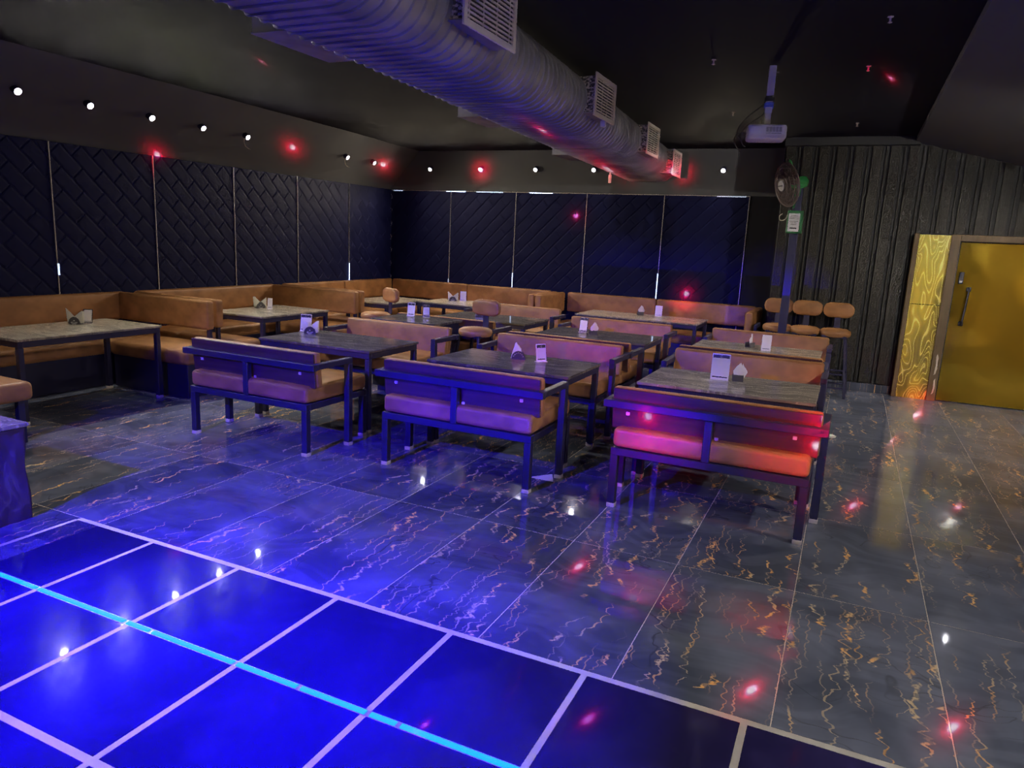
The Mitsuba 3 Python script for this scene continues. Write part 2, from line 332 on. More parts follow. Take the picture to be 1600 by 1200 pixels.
# daylight leaking through slits beside the panels
def leak(x0, x1, y0, y1, z0, z1, L, parent):
    k = add('daylight_gap', box(x0, x1, y0, y1, z0, z1, 0), 'white', parent)
    scene[k]['emitter'] = {'type': 'area', 'radiance': {'type': 'rgb', 'value': [.55 * L, .8 * L, 1.25 * L]}, 'sampling_weight': .05}
for x0, x1, L in ((-3.97, -3.60, 2.2), (-3.40, -2.90, .9), (-2.42, -2.02, 2.0), (.55, .96, .35), (-5.05, -4.85, .5)):
    leak(x0, x1, YW - .014, YW - .011, ZP - .02, ZP - .004, L, wb)
leak(-2.662, -2.646, YW - .030, YW - .026, .86, 1.14, 1.1, wb); leak(-.224, -.206, YW - .030, YW - .026, .86, 1.28, 1.4, wb); leak(-3.885, -3.872, YW - .030, YW - .026, .86, .97, .5, wb)
leak(XL + .026, XL + .030, 6.06, 6.078, .88, 1.18, 2.6, wl); leak(XL + .026, XL + .030, 1.185, 1.205, 1.10, 1.22, 1.2, wl)
# fluted boards
prof = []
for k in range(7):
    a = -.050 + .100 * k / 7
    prof += [(a + .001, .016), (a + .0112, .016), (a + .0120, .011), (a + .0138, .011)]
prof = [(-.054, 0), (-.054, .013)] + prof + [(.054, .013), (.054, 0)]
from shapely.geometry import Polygon as _Pg
def extr(prof, h): 
    m = trimesh.creation.extrude_polygon(_Pg(prof).buffer(0), h, engine='earcut'); m.vertices[:, 1] *= -1; m.invert(); return m
PX = .197
def fluted(h, z0):
    b = extr(prof, h); b.apply_translation([0, YC + .005, z0]); r = box(.0925, .1045, YC + .001, YC + .03, z0, z0 + h, .002); return P(b, 'fluted'), P(r, 'fluted')
full, short = fluted(ZC - .22, .12), fluted(ZC - 1.99 - .1, 1.99)
for k in range(19):
    x = XF + .075 + PX * k
    f = short if x > 3.03 else full
    if x > XR - .05: break
    add('fluted_board', f[0], None, wf, world=place(x, 0)); add('ridge', f[1], None, wf, world=place(x, 0))
add('baseboard_right', box(XF, 3.07, YC - .012, YC + .03, 0, .10, .002), 'floor', kind='structure', label='dark marble skirting under the fluted wall')
# golden door, its side panel and wooden frame
YD = YC - .10
dk = add('door_1', box(3.575, 5.10, YD + .03, YD + .06, .012, 1.90, .003), 'gold', kind='structure', label='golden mirror door in a brown wooden frame')
fr = add('door_frame', box(3.085, 3.135, YD - .02, YC + .03, 0, 1.985, .005), 'wood', dk, label='brown wooden frame')
add('post', box(3.465, 3.56, YD - .02, YC + .03, 0, 1.985, .005), 'wood', fr)
add('lintel', box(3.56, 5.25, YD - .02, YC + .03, 1.91, 1.985, .005), 'wood', fr)
add('chipped_patch', plate([(0, 0), (.018, .01), (.03, .08), (.022, .16), (.03, .2), (.012, .26), (.0, .22), (.008, .12)], .002, (3.505, YD - .0205, .32), (1, 0, 0), (0, 0, 1)), 'cap', fr)
add('chipped_patch', plate([(0, 0), (.02, .02), (.028, .09), (.02, .2), (.004, .17), (.01, .08)], .002, (3.512, YD - .0205, .08), (1, 0, 0), (0, 0, 1)), 'cap', fr)
add('black_seal', box(3.56, 3.575, YD + .02, YD + .06, 0, 1.91, .001), 'dark', dk); add('black_seal', box(3.56, 5.1, YD + .02, YD + .06, 1.90, 1.912, .001), 'dark', dk); add('black_seal', box(3.56, 5.1, YD + .02, YD + .06, 0, .013, .001), 'dark', dk)
add('wavy_panel', box(3.135, 3.465, YD + .01, YD + .02, 1.155, 1.975, .001), 'gold_reflections', dk, label='upper golden wavy mirror panel'); add('wavy_panel', box(3.135, 3.465, YD + .01, YD + .02, 0, 1.150, .001), 'gold_reflections', dk, label='lower golden wavy mirror panel')
h = add('pull_handle', tube([(3.70, YD + .03, .95), (3.70, YD - .03, .965), (3.705, YD - .035, 1.0), (3.715, YD - .035, 1.15), (3.722, YD - .035, 1.32), (3.724, YD - .03, 1.35), (3.724, YD + .03, 1.365)], .011, 10), 'ink', dk, True, label='black pull handle')
add('rosette', cat([cushion(3.675, 3.725, YD + .0, YD + .03, .93, .985, .012), cushion(3.700, 3.750, YD + .0, YD + .03, 1.335, 1.39, .012)]), 'ink', h, True)
lk = add('door_lock', box(3.605, 3.655, YD + .0, YD + .03, 1.42, 1.56, .006), 'ink', dk, label='black door lock'); add('lock_plate', box(3.615, 3.645, YD - .004, YD, 1.435, 1.46, .001), 'clip', lk)
# stage side behind the camera, seen only in the golden door
add('wall_right_board', box(XR - .05, XR, .6, 3.2, 1.0, 2.4, .01), 'cream', kind='structure')

# ================================================================ LAMPS
BULB = trimesh.creation.icosphere(subdivisions=2, radius=.020)
def lamp(x, y, z, nrm, col, I, label, wire=False):
    n = np.array(nrm, float); n /= np.linalg.norm(n)
    k = thing('soffit_lamp', label, 'lamp', 'small lamps around the ceiling edge')
    base = lathe([(0, 0), (.037, 0), (.037, .064), (.034, .064), (.033, .004), (0, .004)], 20); base.fix_normals()
    M = trimesh.geometry.align_vectors([0, 0, 1], n); M[:3, 3] = (x, y, z); base.apply_transform(M)
    add('lamp_holder', base, 'metal', k, 30)
    b = BULB.copy(); b.apply_translation(np.array([x, y, z]) + n * .036)
    key = add('bulb', b, 'white', k, True)
    L = I / (math.pi * .020 ** 2)
    scene[key]['emitter'] = {'type': 'area', 'radiance': {'type': 'rgb', 'value': [float(c * L) for c in col]}}
    if wire:
        s = np.array([-n[1], n[0], 0.0]); q = np.array([x, y, z]) + n * .03
        a = np.linspace(0, 1, 12)
        pts = [q + n * .02 + s * (-.05 - .03 * math.sin(math.pi * t) + .10 * t * t) + np.array([0, 0, -.02 - .15 * t + .03 * t ** 6]) for t in a]
        add('hanging_wire', tube(pts, .004, 6), 'cap', k, True, label='pale loose wire hanging below the bulb')
    return key
COOL, WARM, LIME = (1.0, .92, .80), (1.0, .85, .62), (.90, .95, .50)
def lx(y, z):   # x of the left soffit's sloped face at height z
    xt = float(np.interp(y, SOF_Y, SOF_X))
    return XL - .02 + (z - ZP) / (ZC - ZP) * (xt - XL)
left = [(.58, COOL, 13.0, 'first small white lamp on the left soffit, nearest the left edge of the photo'), (1.28, COOL, 13.0, 'second white lamp from the left on the left soffit'), (1.99, LIME, 10.0, 'yellow-green glowing lamp on the left soffit'),
        (2.69, COOL, 13.0, 'white lamp just right of the yellow-green one'), (3.40, COOL, 12.0, 'white lamp with a curled wire below it, on the left soffit'), (5.49, WARM, 10.0, 'warm white lamp with a hooked wire, near the room corner'), (6.22, WARM, 10.0, 'warm white lamp last on the left soffit, beside the room corner')]
for y, c, I, lab in left:
    lamp(lx(y, 2.815), y, 2.815, (.85, 0, -.52), c, I, lab, y in (3.40, 5.49))
for y, o in ((-.85, 'nearer the stage'), (-2.6, 'beside the stage')): lamp(lx(y, 2.815), y, 2.815, (.85, 0, -.52), COOL, 9.0 if y > -2 else 4.0, f'white soffit lamp on the left, out of the frame, {o}')
back = [(-4.28, 'warm lamp on the far fascia, left end of its row'), (-3.31, 'warm lamp on the far fascia with a red laser spot beside it'), (-2.32, 'warm lamp on the far fascia, left of the duct and over the third panel'), (-1.34, 'warm lamp on the far fascia close beside the duct'), (.61, 'warm lamp on the far fascia, alone on the right of the duct')]
for x, lab in back: lamp(x, YW - .01, 2.825, (0, -.85, -.52), WARM, 11.0, lab)
def rz(x): return ZC - .06 - (x - 2.95) / (XR - 2.95) * (ZC - .06 - 2.46)
lamp(4.02, 5.62, rz(4.02), (-.25, -.1, -.97), COOL, 9.0, 'white lamp on the sloped soffit at the right edge of the photo')
for y, o in ((2.6, 'near the door'), (.2, 'in the middle'), (-2.4, 'by the stage'), (-5.0, 'over the stage, added fill')): lamp(4.45, y, rz(4.45), {'n': (-.45, .62, -.64), 'o': (.25, .55, -.8)}.get(o[0], (-.72, 0, -.69)), COOL, {'n': 46.0, 'o': 52.0}.get(o[0], 18.0), f'white soffit lamp on the right, out of the frame, {o}')  # the last one is added, to light the wall mirrored in the door

# LED strip in the dance floor
ls = thing('led_strip', 'glowing cyan-blue light strip crossing the dance floor in the lower left', 'light strip')
YL = -1.826
pr = [(-.0135, -.002), (-.0135, .002), (-.009, .006), (0, .0075), (.009, .006), (.0135, .002), (.0135, -.002)]
gaps = [-1.38, -.77, -.175, -.02, .455, .775, 1.09, 1.22, 1.9, 2.6, 3.4, 4.3]
seg = []
for a, b in zip(gaps[:-1], gaps[1:]):
    m = trimesh.creation.extrude_polygon(_Pg(pr), b - a - .022, engine='earcut'); M = np.eye(4); M[:3, :3] = np.array([[0, 0, 1], [1, 0, 0], [0, 1, 0]]); m.apply_transform(M); m.apply_translation([a + .011, YL, .0]); seg.append(m)
k = add('diffuser', cat(seg), 'dark', ls, label='glowing cyan-blue diffuser segments')
scene[k]['emitter'] = {'type': 'area', 'radiance': {'type': 'rgb', 'value': [0.0, .50, 75.0]}}
scene['led_strip__channel'] = P(box(gaps[0], gaps[-1], YL - .017, YL + .017, -.003, .0015, .0005), 'beige_steel')

# ================================================================ FURNITURE
def bench_parts(W):
    """A two-seat bench standing at the origin: rear legs at y = 0, open towards +y."""
    o = []; h = W / 2
    def p(name, mesh, m, smooth=False, parent=None, label=None): o.append((name, parent, P(mesh, m, smooth), label)); return name
    s = .05
    p('seat_frame', cat([box(-h, h, -.025, .025, .355, .405), box(-h, h, .675, .725, .355, .405), box(-h, -h + s, .025, .675, .355, .405), box(h - s, h, .025, .675, .355, .405), box(-.025, .025, .025, .675, .36, .40)]), 'metal')
    p('seat_cushion', cushion(-h + .005, h - .005, -.02, .728, .408, .535, .032, .012, 6), 'leather', True)
    # back: leather pad in front, dark board behind, rail that bends into the armrests
    back = cushion(-h - .03, h + .03, .055, .125, .515, .792, .022, .010, 6, 1); back.vertices[:, 1] -= .10 * (back.vertices[:, 2] - .65)
    p('backrest', back, 'leather', True)
    brd = box(-h - .024, h + .024, .038, .056, .52, .786, .004); brd.vertices[:, 1] -= .10 * (brd.vertices[:, 2] - .65)
    p('back_board', brd, 'board', parent='backrest', label='dark wooden board behind the backrest')
    for x in (-h + .08, 0.045, h - .11): p('fixing_clip', box(x - .012, x + .012, .030, .042, .615 if abs(x) > .2 else .535, .637 if abs(x) > .2 else .557, .002), 'clip', parent='backrest', label='small white fixing clip')
    p('back_rail', box(-h - .07, h + .07, -.025, .025, .665, .715, .004), 'metal')
    p('back_support', box(-.025, .025, -.028, .022, .405, .665), 'metal')
    for sx in (-1, 1):
        a, b = sorted((sx * (h + .02), sx * (h + .07)))
        p('armrest', box(a, b, .0255, .445, .672, .715, .004), 'metal')
        p('arm_post', box(a, b, .395, .445, .02, .672, .004), 'metal'); p('foot_cap', box(a - .002, b + .002, .393, .447, 0, .03, .003), 'cap', parent='arm_post', label='beige foot cap')
    for sx in (-1, 1):
        for y in (0, .70):
            a, b = sorted((sx * h, sx * (h - .05)))
            p('leg', box(a, b, y - .025, y + .025, .02, .356, .004), 'metal'); p('foot_cap', box(a - .002, b + .002, y - .027, y + .027, 0, .03, .003), 'cap', parent='leg', label='beige foot cap')
    return o
BENCH = bench_parts(1.20)
def put(kind, parts, label, category, world, group=None):
    k = thing(kind, label, category, group); last = {}
    for name, parent, d, lab in parts:
        key = add(name, d, None, (last[parent] if parent else k), world=world, label=lab)
        if not parent: last[name] = key
    return k
SOF = 'leather bench'
near = [(-1.70, .42, 'with its dark back to the viewer, leftmost of the three front benches'), (.06, .59, 'with its dark back to the viewer, middle one of the three front benches'), (1.79, .665, 'lit red by the disco light, rightmost of the three front benches')]
for x, y, lab in near: put('leather_bench', BENCH, f'{SOF} {lab}', 'bench', place(x, y), 'leather benches at the stone tables')
far = [(-1.74, 2.63, 'facing the viewer across the front left table with the two card stands'), (.04, 2.66, 'facing the viewer behind the front middle table, tinted red'), (1.72, 2.92, 'facing the viewer behind the front right table'),
       (-1.68, 5.52, 'facing the viewer behind the small table right of the round stool'), (.0, 4.82, 'facing the viewer behind the middle row table with the dark card stand'), (1.70, 4.97, 'facing the viewer in front of the bar stools')]
for x, y, lab in far: put('leather_bench', BENCH, f'{SOF} {lab}', 'bench', place(x, y, 0, 180), 'leather benches at the stone tables')
mid = [(-1.66, 3.31, 'half hidden behind the round stool and the black counter'), (.05, 2.72, 'back to back with the middle bench that faces the viewer'), (1.70, 3.01, 'back to back with the bench behind the front right table')]
for x, y, lab in mid: put('leather_bench', BENCH, f'{SOF} {lab}', 'bench', place(x, y), 'leather benches at the stone tables')

def table_parts(w, d, H=.715, stone='stone'):
    o = []; t = .022
    def p(name, mesh, m, parent=None, label=None): o.append((name, parent, P(mesh, m), label))
    p('table_top', box(0, w, 0, d, H - t, H, .004), stone, label='polished veined stone top')
    z0, z1, i = H - t - .05, H - t, .012
    p('apron', cat([box(i, w - i, i, i + .04, z0, z1), box(i, w - i, d - i - .04, d - i, z0, z1), box(i, i + .04, i + .04, d - i - .04, z0, z1), box(w - i - .04, w - i, i + .04, d - i - .04, z0, z1)]), 'metal')
    for x in (i, w - i - .045):
        for y in (i, d - i - .045):
            p('leg', box(x, x + .045, y, y + .045, .02, z0, .004), 'metal'); p('foot_cap', box(x - .002, x + .047, y - .002, y + .047, 0, .028, .003), 'cap', 'leg', 'beige foot cap')
    return o
TB, TBD = table_parts(1.22, .77), table_parts(1.22, .77, stone='stone_dark')
tabs = [(-2.33, 1.19, 'front left, holding a card stand and a napkin holder'), (-.55, 1.19, 'front middle, with blue reflections'), (1.135, 1.37, 'front right, with the tallest white card'),
        (-2.17, 4.02, 'behind the round stool'), (-.56, 3.40, 'in the middle row with a dark framed card'), (1.07, 3.66, 'in front of the bar stools with a white card stand')]
TB7 = table_parts(1.22, .62)
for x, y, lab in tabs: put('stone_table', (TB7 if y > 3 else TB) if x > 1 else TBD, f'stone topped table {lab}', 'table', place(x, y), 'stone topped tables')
put('stone_table', table_parts(.80, 1.36), 'long stone topped table in the left corner booth by the left edge', 'table', place(-4.33, -.20), 'stone topped tables')
put('stone_table', table_parts(.84, 1.14), 'stone topped table in the second booth along the left wall', 'table', place(-4.24, 2.36), 'stone topped tables')
put('stone_table', table_parts(.74, 1.10), 'stone topped table in the far corner booth, standing lengthwise by the left wall', 'table', place(-4.16, 4.78), 'stone topped tables')
put('stone_table', table_parts(1.60, .80), 'long stone topped table in front of the far left banquette', 'table', place(-3.40, 5.50), 'stone topped tables')
put('stone_table', table_parts(1.70, .80), 'long stone topped table in front of the far right banquette', 'table', place(-.98, 5.80), 'stone topped tables')
# black counter between the benches
ct = thing('service_counter', 'black boxy counter with a dark stone top between the benches, holding two cards', 'counter')
add('body', box(-2.15, -1.40, 2.68, 3.24, .06, .765, .005), 'metal', ct); add('plinth', box(-2.11, -1.44, 2.72, 3.20, 0, .06, .003), 'metal', ct)
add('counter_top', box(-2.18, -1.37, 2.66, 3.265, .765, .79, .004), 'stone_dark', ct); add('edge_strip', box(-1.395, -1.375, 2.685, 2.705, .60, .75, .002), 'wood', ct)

# ---- banquettes along the walls and the partitions
def banquette(label, x0, x1, y0, y1, back, seat_end=None, base=True, splits=1, legs=False, posts=True, ends=None):
    """A fixed bench over the seat rectangle; back = side its backrest is on ('-x', '+x', '+y', '-y')."""
    k = thing('banquette', label, 'banquette', 'banquettes along the walls'); BT, Z0, Z1 = .095, .60, .905
    add('seat_cushion', cushion(x0, x1, y0, y1, .33, .475, .045, .012, 7), 'leather', k, True)
    if base: add('base', box(x0 + .03, x1 - .03, y0 + .03, y1 - .03, 0, .335, .004), 'metal', k)
    if legs:
        for x in (x0 + .05, x1 - .10):
            for y in (y0 + .05, y1 - .10): add('leg', box(x, x + .05, y, y + .05, 0, .335), 'metal', k)
    e0, e1 = ends or ((y0, y1) if 'x' in back else (x0, x1))
    cuts = np.linspace(e0, e1, splits + 1)
    for a, b in zip(cuts[:-1], cuts[1:]):
        a, b = a + .002, b - .002
        if back == '-x': c = (x0 - BT + .02, x0 + .02, a, b)
        if back == '+x': c = (x1 - .02, x1 + BT - .02, a, b)
        if back == '+y': c = (a, b, y1 - .02, y1 + BT - .02)
        if back == '-y': c = (a, b, y0 - BT + .02, y0 + .02)
        add('backrest', cushion(*c, Z0, Z1, .028, .008, 6, 0 if 'x' in back else 1), 'leather', k, True)
    if posts:
        n = max(2, int((e1 - e0) / .8) + 1)
        for q in np.linspace(e0 + .12, e1 - .06, n):
            o = {'-x': (x0 - .055, q), '+x': (x1 + .015, q), '+y': (q, y1 + .015), '-y': (q, y0 - .055)}[back]
            add('post', box(o[0], o[0] + .04, o[1], o[1] + .04, .30, .62, .003) if 'x' not in back else box(o[0], o[0] + .04, o[1] - .02, o[1] + .02, .30, .62, .003), 'metal', k)
    return k
B = 'brown leather banquette'
banquette(f'{B} along the left wall behind the long table at the left edge', -4.985, -4.42, -1.0, 1.88, '-x', splits=2)
banquette(f'{B} seat with its rounded end at the left edge of the photo', -4.40, -3.02, -1.06, -.40, '-y', base=False, legs=True)
banquette(f'{B} jutting from the left wall, its lit back facing the first booth', -4.40, -3.28, 1.22, 1.80, '+y', ends=(-4.98, -3.60))
banquette(f'{B} jutting from the left wall, facing the second booth', -4.40, -3.42, 2.04, 2.36, '-y', ends=(-4.98, -3.66))
banquette(f'{B} along the left wall in the second booth', -4.985, -4.42, 2.05, 4.25, '-x', splits=1)
banquette(f'{B} jutting from the left wall between the second booth and the corner booth', -4.40, -3.38, 3.60, 4.20, '+y', ends=(-4.98, -3.52))
banquette(f'{B} jutting from the left wall, facing the corner booth', -4.40, -3.38, 4.44, 4.77, '-y', ends=(-4.98, -3.56))
banquette(f'{B} along the left wall of the corner booth', -4.985, -4.44, 4.46, 6.60, '-x', splits=2, ends=(4.46, 7.17))
banquette(f'{B} along the far wall of the corner booth', -4.97, -1.92, 6.64, 7.18, '+y', splits=2)
banquette(f'{B} short partition on the far wall, facing the corner booth', -2.38, -1.84, 6.33, 6.63, '+x', ends=(6.14, 7.14))
banquette(f'{B} short partition on the far wall, its orange side to the right booth', -1.66, -1.10, 6.10, 6.60, '-x', ends=(6.12, 7.14))
banquette(f'{B} along the far wall in the right booth', -1.62, 1.28, 6.64, 7.18, '+y', splits=2)
e = banquette(f'{B} end section closing the right booth by the bar stools', .78, 1.30, 6.02, 6.62, '+x', ends=(6.0, 7.14))
# chrome-edged arm beside the end section
add('arm_rail', cat([box(1.41, 1.45, 5.92, 6.30, .72, .765, .004), box(1.41, 1.45, 5.92, 5.96, 0, .72, .004)]), 'metal', e)

# ---- bar stools
def stool_parts():
    o = []
    def p(name, mesh, m, smooth=False, label=None): o.append((name, None, P(mesh, m, smooth), label))
    s = lathe([(0, -.02), (.14, -.02), (.168, -.008), (.180, .025), (.174, .055), (.14, .074), (.07, .082), (0, .084)], 32); s.apply_translation([0, 0, .735]); p('seat', s, 'leather', 50)
    b = cushion(-.176, .176, .17, .225, .93, 1.115, .0265, .012, 6, 1)
    # round off the corners of the backrest seen from the front
    v = b.vertices; cx, cz, R = .176, .0925, .082
    u, w = v[:, 0], v[:, 2] - 1.0225; ex = np.clip(np.abs(u) - (cx - R), 0, None); f = (cz - R + R * np.sqrt(np.clip(1 - (ex / R) ** 2, .02, 1))) / cz; v[:, 2] = 1.0225 + w * f; b.vertices = v
    p('backrest', b, 'leather', True)
    bb = cat([box(-.035, .035, .185, .20, .78, 1.0, .003), box(-.035, .035, .06, .20, .722, .736, .003)]); p('back_support', bb, 'metal')
    p('seat_plate', box(-.14, .14, -.14, .14, .712, .735, .004), 'metal')
    for sx in (-1, 1):
        for sy in (-1, 1): p('leg', bar((sx * .20, sy * .20, 0), (sx * .12, sy * .12, .715), .028), 'metal')
    for z, q in ((.28, .169), (.115, .187)):
        p('footrest', cat([box(-q, q, -q - .011, -q + .011, z - .011, z + .011), box(-q, q, q - .011, q + .011, z - .011, z + .011), box(-q - .011, -q + .011, -q, q, z - .011, z + .011), box(q - .011, q + .011, -q, q, z - .011, z + .011)]), 'metal')
    return o
ST = stool_parts()
for x, y, a, lab in ((1.70, 5.86, 8, 'behind the fan column, left of the three by the fluted wall'), (2.02, 5.84, 2, 'middle of the three by the fluted wall'), (2.365, 5.84, -2, 'right of the three by the fluted wall'),
                     (-1.05, 2.97, -6, 'standing alone among the benches behind the front middle table'), (-2.64, 3.42, -28, 'turned edge-on behind the black counter')):
    put('bar_stool', ST, f'brown leather bar stool {lab}', 'stool', place(x, y, 0, a) @ T().scale([1, 1, .94 if y < 4 else 1]), 'brown bar stools')

# ---- plastic-wrapped box at the left edge
bx = thing('wrapped_cabinet', 'low cabinet wrapped in shiny plastic film with a stone top at the left edge', 'cabinet')
def wrap(x0, x1, y0, y1, z0, z1):
    m = trimesh.creation.box(bounds=[[x0, y0, z0], [x1, y1, z1]]); m = m.subdivide_to_size(.03)
    import meshkit
    v = m.vertices; n = meshkit.fbm(v * [9, 9, 3.2], 3, 5) - .5; n2 = meshkit.fbm(v * [26, 26, 7], 2, 8) - .5
    s = np.clip((v[:, 2] - z0) / .05, 0, 1)
    c = np.array([(x0 + x1) / 2, (y0 + y1) / 2]); d = v[:, :2] - c; e = np.abs(d) / [(x1 - x0) / 2, (y1 - y0) / 2]
    off = (.030 * n + .012 * n2)[:, None] * np.where(e > .999, np.sign(d), 0); v[:, :2] += off; m.vertices = v; return m
add('film_wrapped_body', wrap(-2.45, -1.615, -2.2, -1.325, 0, .535), 'film', bx, 40, label='creased shiny plastic film over dark sides')
add('cabinet_top', box(-2.47, -1.60, -2.22, -1.305, .54, .562, .004), 'stone', bx)

# ---- things on the tables
def holder(x, y, z, deg, label, style=0):
    k = thing('napkin_holder', label, 'napkin holder', 'napkin holders on the tables'); w = place(x, y, z, deg)
    arc = [(.058 * math.cos(a), .070 * math.sin(a)) for a in np.linspace(0, math.pi, 17)]
    if style == 1: arc = [(-.062, 0), (.062, 0), (.05, .035), (.012, .076), (-.012, .076), (-.05, .035)]
    for yy, nm in ((-.022, 'plate'), (.020, 'plate')): add(nm, plate(arc, .002, (0, yy, 0), (1, 0, 0), (0, 0, 1)), 'dark_steel', k, world=w, label='dark steel plate' if yy < 0 else None)
    add('base', box(-.058, .058, -.024, .022, 0, .003, .001), 'dark_steel', k, world=w)
    ring = [tube([(r * math.cos(a), -.026, .030 + r * math.sin(a)) for a in np.linspace(math.pi * 1.1, math.pi * 1.9, 9)], .003, 5) for r in (.020, .030)]
    dot = trimesh.creation.icosphere(subdivisions=1, radius=.007); dot.apply_translation([0, -.025, .034]); ring.append(dot)
    if style == 2: ring = [trimesh.creation.icosphere(subdivisions=1, radius=.004).apply_translation([.045 * math.cos(a), -.025, .052 * math.sin(a)]) for a in np.linspace(.5, math.pi - .5, 7)]
    add('cut_out_motif', cat(ring), 'clip', k, True, world=w)
    fans = [[(-.07, .02), (-.005, .0), (.0, .07), (-.078, .145)], [(.07, .02), (.005, .0), (.0, .07), (.072, .128)]]
    if style == 2: fans = [[(-.06, 0), (.03, .0), (.012, .07), (-.022, .14)], [(-.05, 0), (.04, .0), (.01, .09), (-.012, .12)]]
    for i, f in enumerate(fans):
        for j in range(3):
            add('napkin', plate([(a + .004 * j * (1 if i else -1), b - .004 * j) for a, b in f], .0025, (0, -.012 + .009 * j + .004 * i, .004), (1, 0, 0), (0, 0, 1)), 'paper', k, world=w, label='folded white paper napkin' if i + j == 0 else None)
    return k
def napkins(x, y, z, deg, label):
    k = thing('napkin_stack', label, 'napkins', 'napkin stacks on the tables'); w = place(x, y, z, deg)
    add('holder', cat([box(-.04, .04, -.03, -.027, 0, .05, .001), box(-.04, .04, .027, .03, 0, .05, .001), box(-.04, .04, -.03, .03, 0, .003, .001)]), 'dark_steel', k, world=w)
    for j in range(6):
        t = (-.45 + .3 * j) * .5; L = .125 + .02 * math.sin(j * 2.3)
        add('napkin', plate([(-.014, 0), (.014, 0), (.020 + t * .05, L * .6), (.004 + .008 * (j % 3), L), (-.018 + t * .05, L * .6)], .003, (0 + t * .045, -.02 + .007 * j, .004), (math.cos(t * .5), math.sin(t * .5), 0), (0, 0, 1)), 'paper', k, world=w)
    return k
def card(x, y, z, deg, w_, h_, label, band=True, dark=False):
    k = thing('card_stand', label, 'card stand', 'card stands on the tables'); w = place(x, y, z, deg)
    tilt = .16
    def slab(u0, u1, v0, v1, y0, y1, c=.001):
        m = box(u0, u1, y0, y1, v0, v1, c); m.vertices[:, 1] += tilt * m.vertices[:, 2]; return m
    add('frame', slab(-w_ / 2, w_ / 2, .004, h_, 0, .004), 'ink' if dark else 'card', k, world=w)
    add('printed_sheet', slab(-w_ / 2 + .006, w_ / 2 - .006, .012, h_ - .006, -.0014, 0, .0003), 'card', k, world=w, label='white printed sheet')
    if band: add('header', slab(-w_ / 2 + .007, w_ / 2 - .007, h_ - .032, h_ - .008, -.0022, -.001, .0003), 'ink', k, world=w, label='dark header band')
    if band:
        lg = tube([(.006 * math.cos(a), -.0028, h_ - .020 + .007 * math.sin(a)) for a in np.linspace(.6, 5.6, 12)], .0013, 5); lg.vertices[:, 1] += tilt * lg.vertices[:, 2]
        add('emblem', lg, 'card', k, world=w)
    add('footer', slab(-w_ / 2 + .012, w_ / 2 - .012, .016, .024, -.0022, -.001, .0003), 'ink' if band else 'cardgrey', k, world=w)
    add('foot', box(-w_ / 2, w_ / 2, -.025, .030, 0, .004, .001), 'card', k, world=w); return k
Z = .715
holder(-4.11, .69, Z, 24, 'napkin holder with two white napkin fans on the left booth table', 0)
card(-4.07, .78, Z, 28, .085, .135, 'thin framed card stand behind the napkin holder on the left booth table', False, True)
card(-3.94, 3.04, Z, 25, .06, .13, 'slim white card stand on the second booth table', False); holder(-4.10, 3.05, Z, 60, 'low dark napkin holder on the second booth table', 1)
card(-2.305, 1.79, Z, 14, .115, .165, 'card stand with a dark header on the front left table', True); holder(-2.165, 1.70, Z, 24, 'napkin holder with spread napkins beside the card on the front left table', 0)
holder(.03, 1.70, Z, 20, 'dark half-round napkin holder with one pointed napkin on the front middle table', 2); card(.24, 1.70, Z, 58, .10, .145, 'card stand turned nearly edge-on on the front middle table', True)
card(1.645, 1.86, Z, 4, .135, .195, 'large white card stand with a dark header on the front right table', True); napkins(1.775, 1.90, Z, 10, 'white paper napkins beside the large card on the front right table')
card(1.775, 3.85, Z, 3, .092, .155, 'white card stand on the table before the bar stools', False); napkins(1.60, 4.01, Z, 60, 'small stack of white napkins left of the card before the bar stools')
card(-.16, 3.83, Z, -5, .10, .165, 'dark framed card stand on the middle row table', True, True); napkins(.00, 3.71, Z, 35, 'fanned white napkins beside the dark framed card')
napkins(-.20, 6.38, Z, 30, 'white napkins on the long table of the right booth'); card(.05, 6.42, Z, 4, .10, .15, 'white card stand on the long table of the right booth', False)
holder(-1.68, 4.28, Z, 20, 'dark half-round napkin holder behind the round stool', 2)
holder(-3.06, 6.02, Z, 20, 'napkin holder on the far corner booth table', 0); card(-2.93, 6.10, Z, 20, .095, .15, 'white card stand on the far corner booth table', False)
card(-1.98, 3.16, .79, 10, .09, .15, 'white card stand on the black counter, left of the leaning one', True); card(-1.80, 3.20, .79, 35, .08, .14, 'narrow leaning card stand on the black counter', True, True)

# ---- litter on the floor
import meshkit as _mk
def crumple(r, seed, flat=.5):
    m = trimesh.creation.icosphere(subdivisions=3, radius=r); n = _mk.fbm(m.vertices / r * 2.2, 3, seed)[:, None]
    m.vertices = m.vertices * (.55 + .9 * n) * [1.3, 1, flat]; m.apply_translation([0, 0, -m.vertices[:, 2].min()]); return m
add('crumpled_tissue', crumple(.035, 3), 'paper', None, 20, world=place(2.47, 3.50), label='crumpled white tissue on the floor right of the red-lit bench', category='tissue')
tri = trimesh.convex.convex_hull(np.array([(0, 0, 0), (.19, .0, 0), (.13, .13, 0), (0, 0, .002), (.19, 0, .003), (.13, .13, .012)])); add('paper_scrap', tri, 'paper', None, world=place(.52, .90), label='triangular white paper scrap on the floor under the front middle bench', category='paper')

